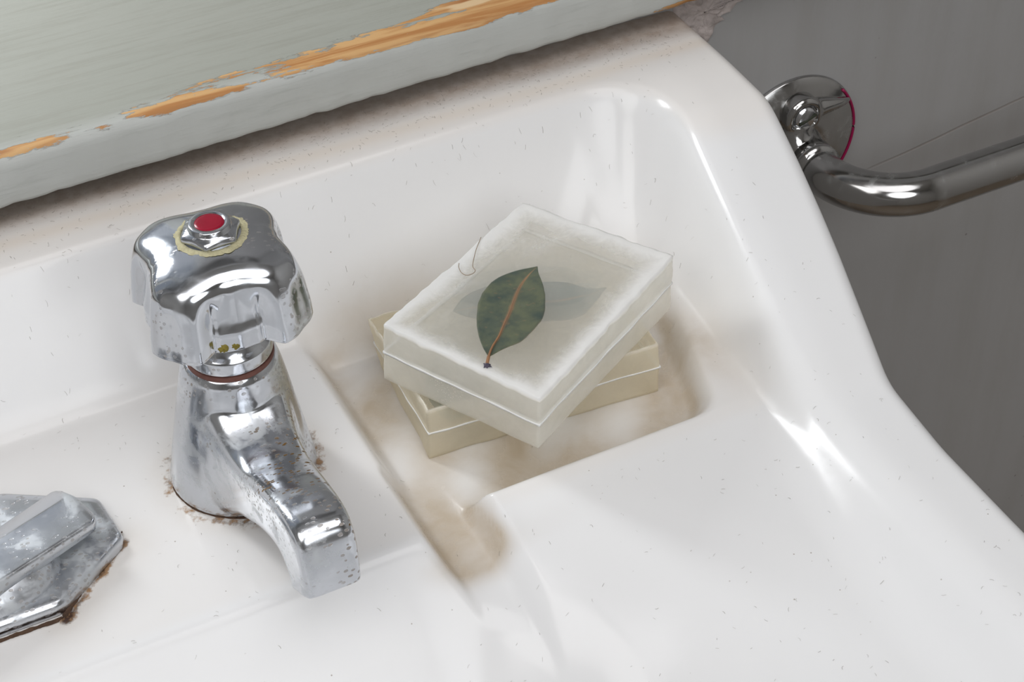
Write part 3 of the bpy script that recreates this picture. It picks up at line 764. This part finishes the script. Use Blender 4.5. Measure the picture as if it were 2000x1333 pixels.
path += cyl + [(16.85 + Rb + 1 + i * 1.5, YW - 2.2 - Rb - 0.0, -3.13) for i in range(30)]
mesh_obj('rail_collar', *tube([(16.85, YW - 1.35, -3.08), (16.85, YW - 1.4, -3.08), (16.85, YW - 2.1, -3.10), (16.85, YW - 2.15, -3.10)], [.7, .98, .98, .7], 48), M['chrome_rail'], rail)
mesh_obj('rail_tube', *tube(path, .85, 64), M['chrome_rail'], rail)
mesh_obj('grub_screw', *blob((17.5, YW - 1.75, -2.53), .16, .1, 3, normal=(.6, -.1, .8)), M['screw'], rail)

# ================================================================== SOAPS
def quadmap(c4, u, v):
    a, b, c, d = c4
    return (1 - u) * (1 - v) * a + u * (1 - v) * b + u * v * c + (1 - u) * v * d
def soap_mesh(bot, top, nu, nv, nz, seed, frost_w, seam, rough=1.0, lift=0.0):
    """bot/top: four corners (front-left... anticlockwise) ; returns verts, faces, attrs"""
    bot = [np.array(p, float) for p in bot]; top = [np.array(p, float) for p in top]
    V = []; idx = {}; fr = []; bb = []; sd = []
    cen = np.mean(np.array(bot + top), axis=0)
    L1 = np.linalg.norm(top[1] - top[0]); L2 = np.linalg.norm(top[3] - top[0])
    def P(i, j, k):
        if (i, j, k) in idx: return idx[i, j, k]
        u, v, w = i / nu, j / nv, k / nz
        p = quadmap(bot, u, v) * (1 - w) + quadmap(top, u, v) * w
        du = min(u, 1 - u) * L1; dv = min(v, 1 - v) * L2; dz = min(w, 1 - w) * 2.1
        # rounded, hand-cut edges
        dd = sorted((du, dv, dz)); rr = 0.10
        if dd[1] < rr:
            q = (1 - dd[0] / rr) if dd[0] < rr else 0; g = (1 - dd[1] / rr) * q * 0.035
            p = p + (cen - p) / np.linalg.norm(cen - p) * g
        # wavy top, ragged rim
        e = min(du, dv)
        if w == 1:
            p[2] += 0.030 * rough * vnoise((p[0], p[1], seed), 0.9) + 0.05 * rough * math.exp(-(e / .25) ** 2) * (vnoise((p[0], p[1], seed + 4), 2.2) + .35)
        sidew = 0.045 * rough * vnoise((p[0], p[1], p[2] * 1.5 + seed), 1.1) * (1 if e < .01 else 0)
        if w > .8 and e < .01: sidew += 0.05 * rough * vnoise((p[0] * 1.0, p[1] * 1.0, seed + 9), 3.0)
        dirc = (p - cen); dirc[2] = 0; dirc /= np.linalg.norm(dirc)
        p = p + dirc * sidew
        idx[i, j, k] = len(V); V.append(tuple(p))
        f = 0.0
        if w == 1:
            f = math.exp(-(e / frost_w(u, v)) ** 1.15) * 1.15 + 0.06
            f += 0.30 * max(0, vnoise((p[0], p[1], seed), .55)) + .06
            if rough > 1.1: f *= .55
        elif e < .01: f = .72 if w > .95 and rough < 1.1 else (.47 if rough < 1.1 else .56) + .05 * vnoise((p[0], p[1], p[2] + seed), .8)
        fr.append(f)
        sd.append(1.0 if (e < .01 and w < .96) else 0.0)
        g = 0.0
        if w < .52 and v < .01 and .22 < u < .62: g = 1 - abs(u - .42) / .22 + .4 * vnoise((p[0], p[2], seed), 1.5)
        bb.append(g); return idx[i, j, k]
    F = []
    for i in range(nu):
        for j in range(nv):
            F.append((P(i, j, nz), P(i + 1, j, nz), P(i + 1, j + 1, nz), P(i, j + 1, nz)))
            F.append((P(i, j, 0), P(i, j + 1, 0), P(i + 1, j + 1, 0), P(i + 1, j, 0)))
    for i in range(nu):
        for k in range(nz):
            F.append((P(i, 0, k), P(i + 1, 0, k), P(i + 1, 0, k + 1), P(i, 0, k + 1)))
            F.append((P(i, nv, k + 1), P(i + 1, nv, k + 1), P(i + 1, nv, k), P(i, nv, k)))
    for j in range(nv):
        for k in range(nz):
            F.append((P(0, j, k + 1), P(0, j + 1, k + 1), P(0, j + 1, k), P(0, j, k)))
            F.append((P(nu, j, k), P(nu, j + 1, k), P(nu, j + 1, k + 1), P(nu, j, k + 1)))
    return V, F, {'frost': fr, 'bubbles': bb, 'side': sd}
def seam_ring(bot, top, w, th, proud, inset, seed, rough=1.0, n=70):
    bot = [np.array(p, float) for p in bot]; top = [np.array(p, float) for p in top]
    cen = np.mean(np.array(bot + top), axis=0)
    c4 = [b * (1 - w) + t * w for b, t in zip(bot, top)]; R = []
    for s in range(4):
        a, b = c4[s], c4[(s + 1) % 4]
        for k in range(n):
            p = a + (b - a) * k / n
            sd = 0.045 * rough * vnoise((p[0], p[1], p[2] * 1.5 + seed), 1.1)
            d = p - cen; d[2] = 0; d /= np.linalg.norm(d)
            zz = .03 * vnoise((p[0], p[1], seed), 1.2); t2 = th * (1 + .5 * vnoise((p[0], p[1], seed + 2), 2.5))
            o_ = p + d * (sd + proud); i_ = p - d * inset
            R.append([(o_[0], o_[1], o_[2] + zz - t2), (o_[0], o_[1], o_[2] + zz + t2), (i_[0], i_[1], i_[2] + zz + t2 * .6), (i_[0], i_[1], i_[2] + zz - t2 * .6)])
    R.append(R[0]); return [p for r in R for p in r], grid_faces(len(R), 4, True)
def leaf_mesh(left, right, base, tip, z, seed, th=.03):
    """left/right: outline points base->tip on either side; midrib from base to tip"""
    n = 36
    def res(pts):
        P = catmull(pts, 12); d = [0]
        for a, b in zip(P[:-1], P[1:]): d.append(d[-1] + np.linalg.norm(b - a))
        t = np.linspace(0, d[-1], n); A = np.array(P)
        return np.stack([np.interp(t, d, A[:, i]) for i in range(2)], 1)
    L = res([base] + left + [tip]); R_ = res([base] + right + [tip])
    mid = (L + R_) / 2; V = []; vein = []; m_ = 12
    for i in range(n):
        for j in range(-m_, m_ + 1):
            s = j / m_; e = L[i] if s < 0 else R_[i]
            p = mid[i] + (e - mid[i]) * abs(s)
            ragg = 1 + (0.02 * vnoise((i, j, seed), .8) if abs(s) == 1 else 0)
            p = mid[i] + (p - mid[i]) * ragg
            zz = z + .03 * vnoise((p[0], p[1], seed), 1.2) + 0.02 * abs(s)
            V.append((p[0], p[1], zz))
            side = math.sin((i - abs(s) * 5) * 1.15); vn = math.exp(-(s * 14) ** 2 / 2) if abs(s) < .2 else 0.0
            vein.append(max(vn, (0.62 if side > .93 and abs(s) < .9 else 0), .55 if abs(s) == 1 else 0))
    k = 2 * m_ + 1; F = grid_faces(n, k); N = len(V)
    V += [(x, y, zz - th) for x, y, zz in V]; vein = vein * 2
    F += [tuple(N + q for q in f[::-1]) for f in F]
    rim = [i * k for i in range(n)] ; rim2 = [i * k + k - 1 for i in range(n)]
    for a, b in zip(rim[:-1], rim[1:]): F.append((a, b, b + N, a + N))
    for a, b in zip(rim2[:-1], rim2[1:]): F.append((b, a, a + N, b + N))
    return V, F, {'vein': vein}, mid

def crop4(x, y): return (x / 2.469 + 660, y / 2.469 + 380)
# lower soap, on the floor of the recess
B1 = [(-4.24, -2.70, -1.02), (3.52, -3.33, -1.02), (3.80, 1.35, -1.02), (-3.80, 1.95, -1.02)]
T1 = [(-4.28, -2.92, 1.12), (3.36, -3.50, 1.12), (3.66, 1.2, 1.15), (-4.12, 1.95, 1.12)]
B2 = [(-4.86, -0.95, 1.14), (-2.14, -5.93, 1.14), (4.52, -2.20, 1.14), (1.75, 2.35, 1.20)]
T2 = [(-4.80, -1.17, 3.40), (-2.22, -6.25, 3.32), (4.46, -2.40, 3.40), (1.64, 2.30, 3.46)]
s1 = thing('soap_bar', (0, -1, -1.02), 'lower yellowish translucent soap bar lying in the basin recess', 'soap', group='glycerin soap bars in the recess')
s2 = thing('soap_bar', (0, -2, 1.14), 'upper clear soap bar with white rim and green leaf, stacked crosswise on top', 'soap', group='glycerin soap bars in the recess')
V, F, A = soap_mesh(B1, T1, 70, 48, 16, 11, lambda u, v: .05, .5, 1.2)
o = mesh_obj('soap_block', V, F, M['soap_low'], s1, True, A); recalc(o)
o = mesh_obj('pour_line', *seam_ring(B1, T1, .52, .035, .012, .10, 11, 1.2), M['pour'], s1, attrs=None); recalc(o); o['label'] = 'thin white line between the two pours'
def fw(u, v):
    return .30 + .20 * float(sstep(v, .6, 1)) + .08 * float(sstep(u, .3, 0)) + .12*float(sstep(u,.7,1))
V, F, A = soap_mesh(B2, T2, 64, 80, 16, 23, fw, .5, 1.0)
o = mesh_obj('soap_block', V, F, M['soap'], s2, True, A); recalc(o)
o = mesh_obj('pour_line', *seam_ring(B2, T2, .50, .045, .012, .12, 23), M['pour'], s2); recalc(o); o['label'] = 'thin white line between the two pours'
zl = 3.33
lp = lambda x, y, z=zl: tuple(gp(*crop4(x, y), z)[:2])
left = [lp(*q) for q in ((700, 740), (678, 680), (668, 610), (680, 520), (722, 448), (780, 402), (860, 372), (920, 358))]
right = [lp(*q) for q in ((800, 745), (880, 712), (940, 655), (990, 590), (1000, 500), (985, 430), (968, 385))]
V, F, A, mid = leaf_mesh(left, right, lp(727, 785), lp(963, 349), zl, 2)
lf = mesh_obj('bay_leaf', V, F, M['leaf'], s2, True, A); recalc(lf)
mp = [(*mid[i], zl + .035) for i in range(0, 30, 2)]
sub(lf, mesh_obj('midrib', *tube(catmull(mp, 3), [.035 * (1 - i / 50) for i in range(43)], 8), M['stem'], s2))
st = [(*lp(727, 785), zl + .02), (*lp(722, 805), zl + .01), (*lp(718, 825), zl)]
sub(lf, mesh_obj('leaf_stem', *tube(catmull(st, 4), .05, 10), M['stem'], s2))
p = lp(718, 828); sub(lf, mesh_obj('stem_end', *blob((p[0], p[1], zl - .02), .13, .09, 8), M['stem_end'], s2))
# hazy layer where the second pour met the first
def haze_layer(bot, top, w, nn=24):
    c4 = [np.array(b) * (1 - w) + np.array(t) * w for b, t in zip(bot, top)]; c = np.mean(c4, axis=0); V = []
    for dz in (.012, -.012):
        for i in range(nn):
            for j in range(nn):
                p = quadmap(c4, i / (nn - 1), j / (nn - 1)); p = c + (p - c) * .965
                V.append((p[0], p[1], p[2] + dz + .03 * vnoise((p[0], p[1], 4), 1.0)))
    F = grid_faces(nn, nn); N = nn * nn; F += [tuple(N + q for q in f[::-1]) for f in F]
    rim = [i * nn for i in range(nn)] + [(nn - 1) * nn + j for j in range(1, nn)] + [i * nn + nn - 1 for i in range(nn - 2, -1, -1)] + [j for j in range(nn - 2, 0, -1)]
    for a, b in zip(rim, rim[1:] + rim[:1]): F.append((a, b, b + N, a + N))
    return V, F
o = mesh_obj('cloudy_layer', *haze_layer(B2, T2, .5), M['haze'], s2); recalc(o); o['label'] = 'cloudy film between the two pours'
# second leaf, deeper in the block
z2 = 2.08
l2 = [gp(*crop4(*q), z2)[:2] for q in ((600, 505), (680, 462), (800, 430), (1000, 425), (1110, 428), (1200, 455))]
r2 = [gp(*crop4(*q), z2)[:2] for q in ((620, 590), (720, 612), (860, 625), (1000, 612), (1110, 605), (1190, 575), (1250, 510))]
V, F, A, mid = leaf_mesh([tuple(q) for q in l2], [tuple(q) for q in r2], tuple(gp(*crop4(555, 565), z2)[:2]), tuple(gp(*crop4(1295, 450), z2)[:2]), z2, 6)
o = mesh_obj('bay_leaf', V, F, M['leaf2'], s2, True, A); recalc(o); o['label'] = 'second leaf lying deeper, veiled bluish green'
# leaf inside the lower soap
V, F, A, mid = leaf_mesh([(-3.6, -2.3), (-3.5, -.9), (-2.5, .3)], [(-2.6, -2.5), (-1.6, -1.2), (-1.6, .2)], (-3.4, -2.7), (-1.6, 1.0), .2, 8)
o = mesh_obj('bay_leaf', V, F, M['leaf2'], s1, True, A); recalc(o); o['label'] = 'leaf sealed inside, seen as a green shade'
# hair lying on the upper soap
hp = [(690, 205), (668, 260), (655, 310), (650, 345), (662, 365), (650, 380), (620, 388), (595, 375), (583, 350), (584, 330)]
hair = [(*gp(*crop4(*q), 3.5)[:2], 3.485) for q in hp]
o = mesh_obj('hair', *tube(catmull(hair, 6), .010, 6), M['hair'], None, origin=hair[3]); tag(o, 'fine curled brown hair lying on the upper soap', 'hair')

# ================================================================== LINT on the porcelain (nobody could count it)
def lint():
    V = []; F = []
    rs = np.random.RandomState(4); cnt = 0
    while cnt < 1500:
        if cnt < 800: x = rs.uniform(-15, 10.5); y = 8.2 - abs(rs.normal(0, 1.2))
        else: x = rs.uniform(-17, 9); y = rs.uniform(-19, 8)
        if x > XOUT(y) - .5 or y > 8.2: continue
        if -5.2 < x < 5 and -6.5 < y < 2.5: continue
        if hypot(x + 9.6, y + 1.4) < 2.4 or (abs(x + 9.6) < 1.3 and -9 < y < -1) or (x < -13.6 and -5 < y < .8): continue
        cnt += 1
        L = rs.uniform(.04, .17); a = rs.uniform(0, 2 * pi); cv = rs.uniform(-9, 9); w = rs.uniform(.002, .0045)
        px, py = x, y; n = 5; off = len(V)
        for i in range(n):
            z = float(basin_z(np.array([px]), np.array([py]))[0]) + .014 + .01 * sin(pi * i / (n - 1))
            nx, ny = -sin(a), cos(a)
            V += [(px + nx * w, py + ny * w, z), (px - nx * w, py - ny * w, z), (px, py, z + w)]
            px += cos(a) * L / n; py += sin(a) * L / n; a += cv * L / n * 2
        F += grid_faces(n, 3, True, off)
    o = mesh_obj('lint', V, F, M['lint']); return tag(o, 'tiny grey dusty fibres scattered over the white porcelain', 'lint', kind='stuff')
lint()
for o in bpy.data.objects:
    if '_o' in o: del o['_o']
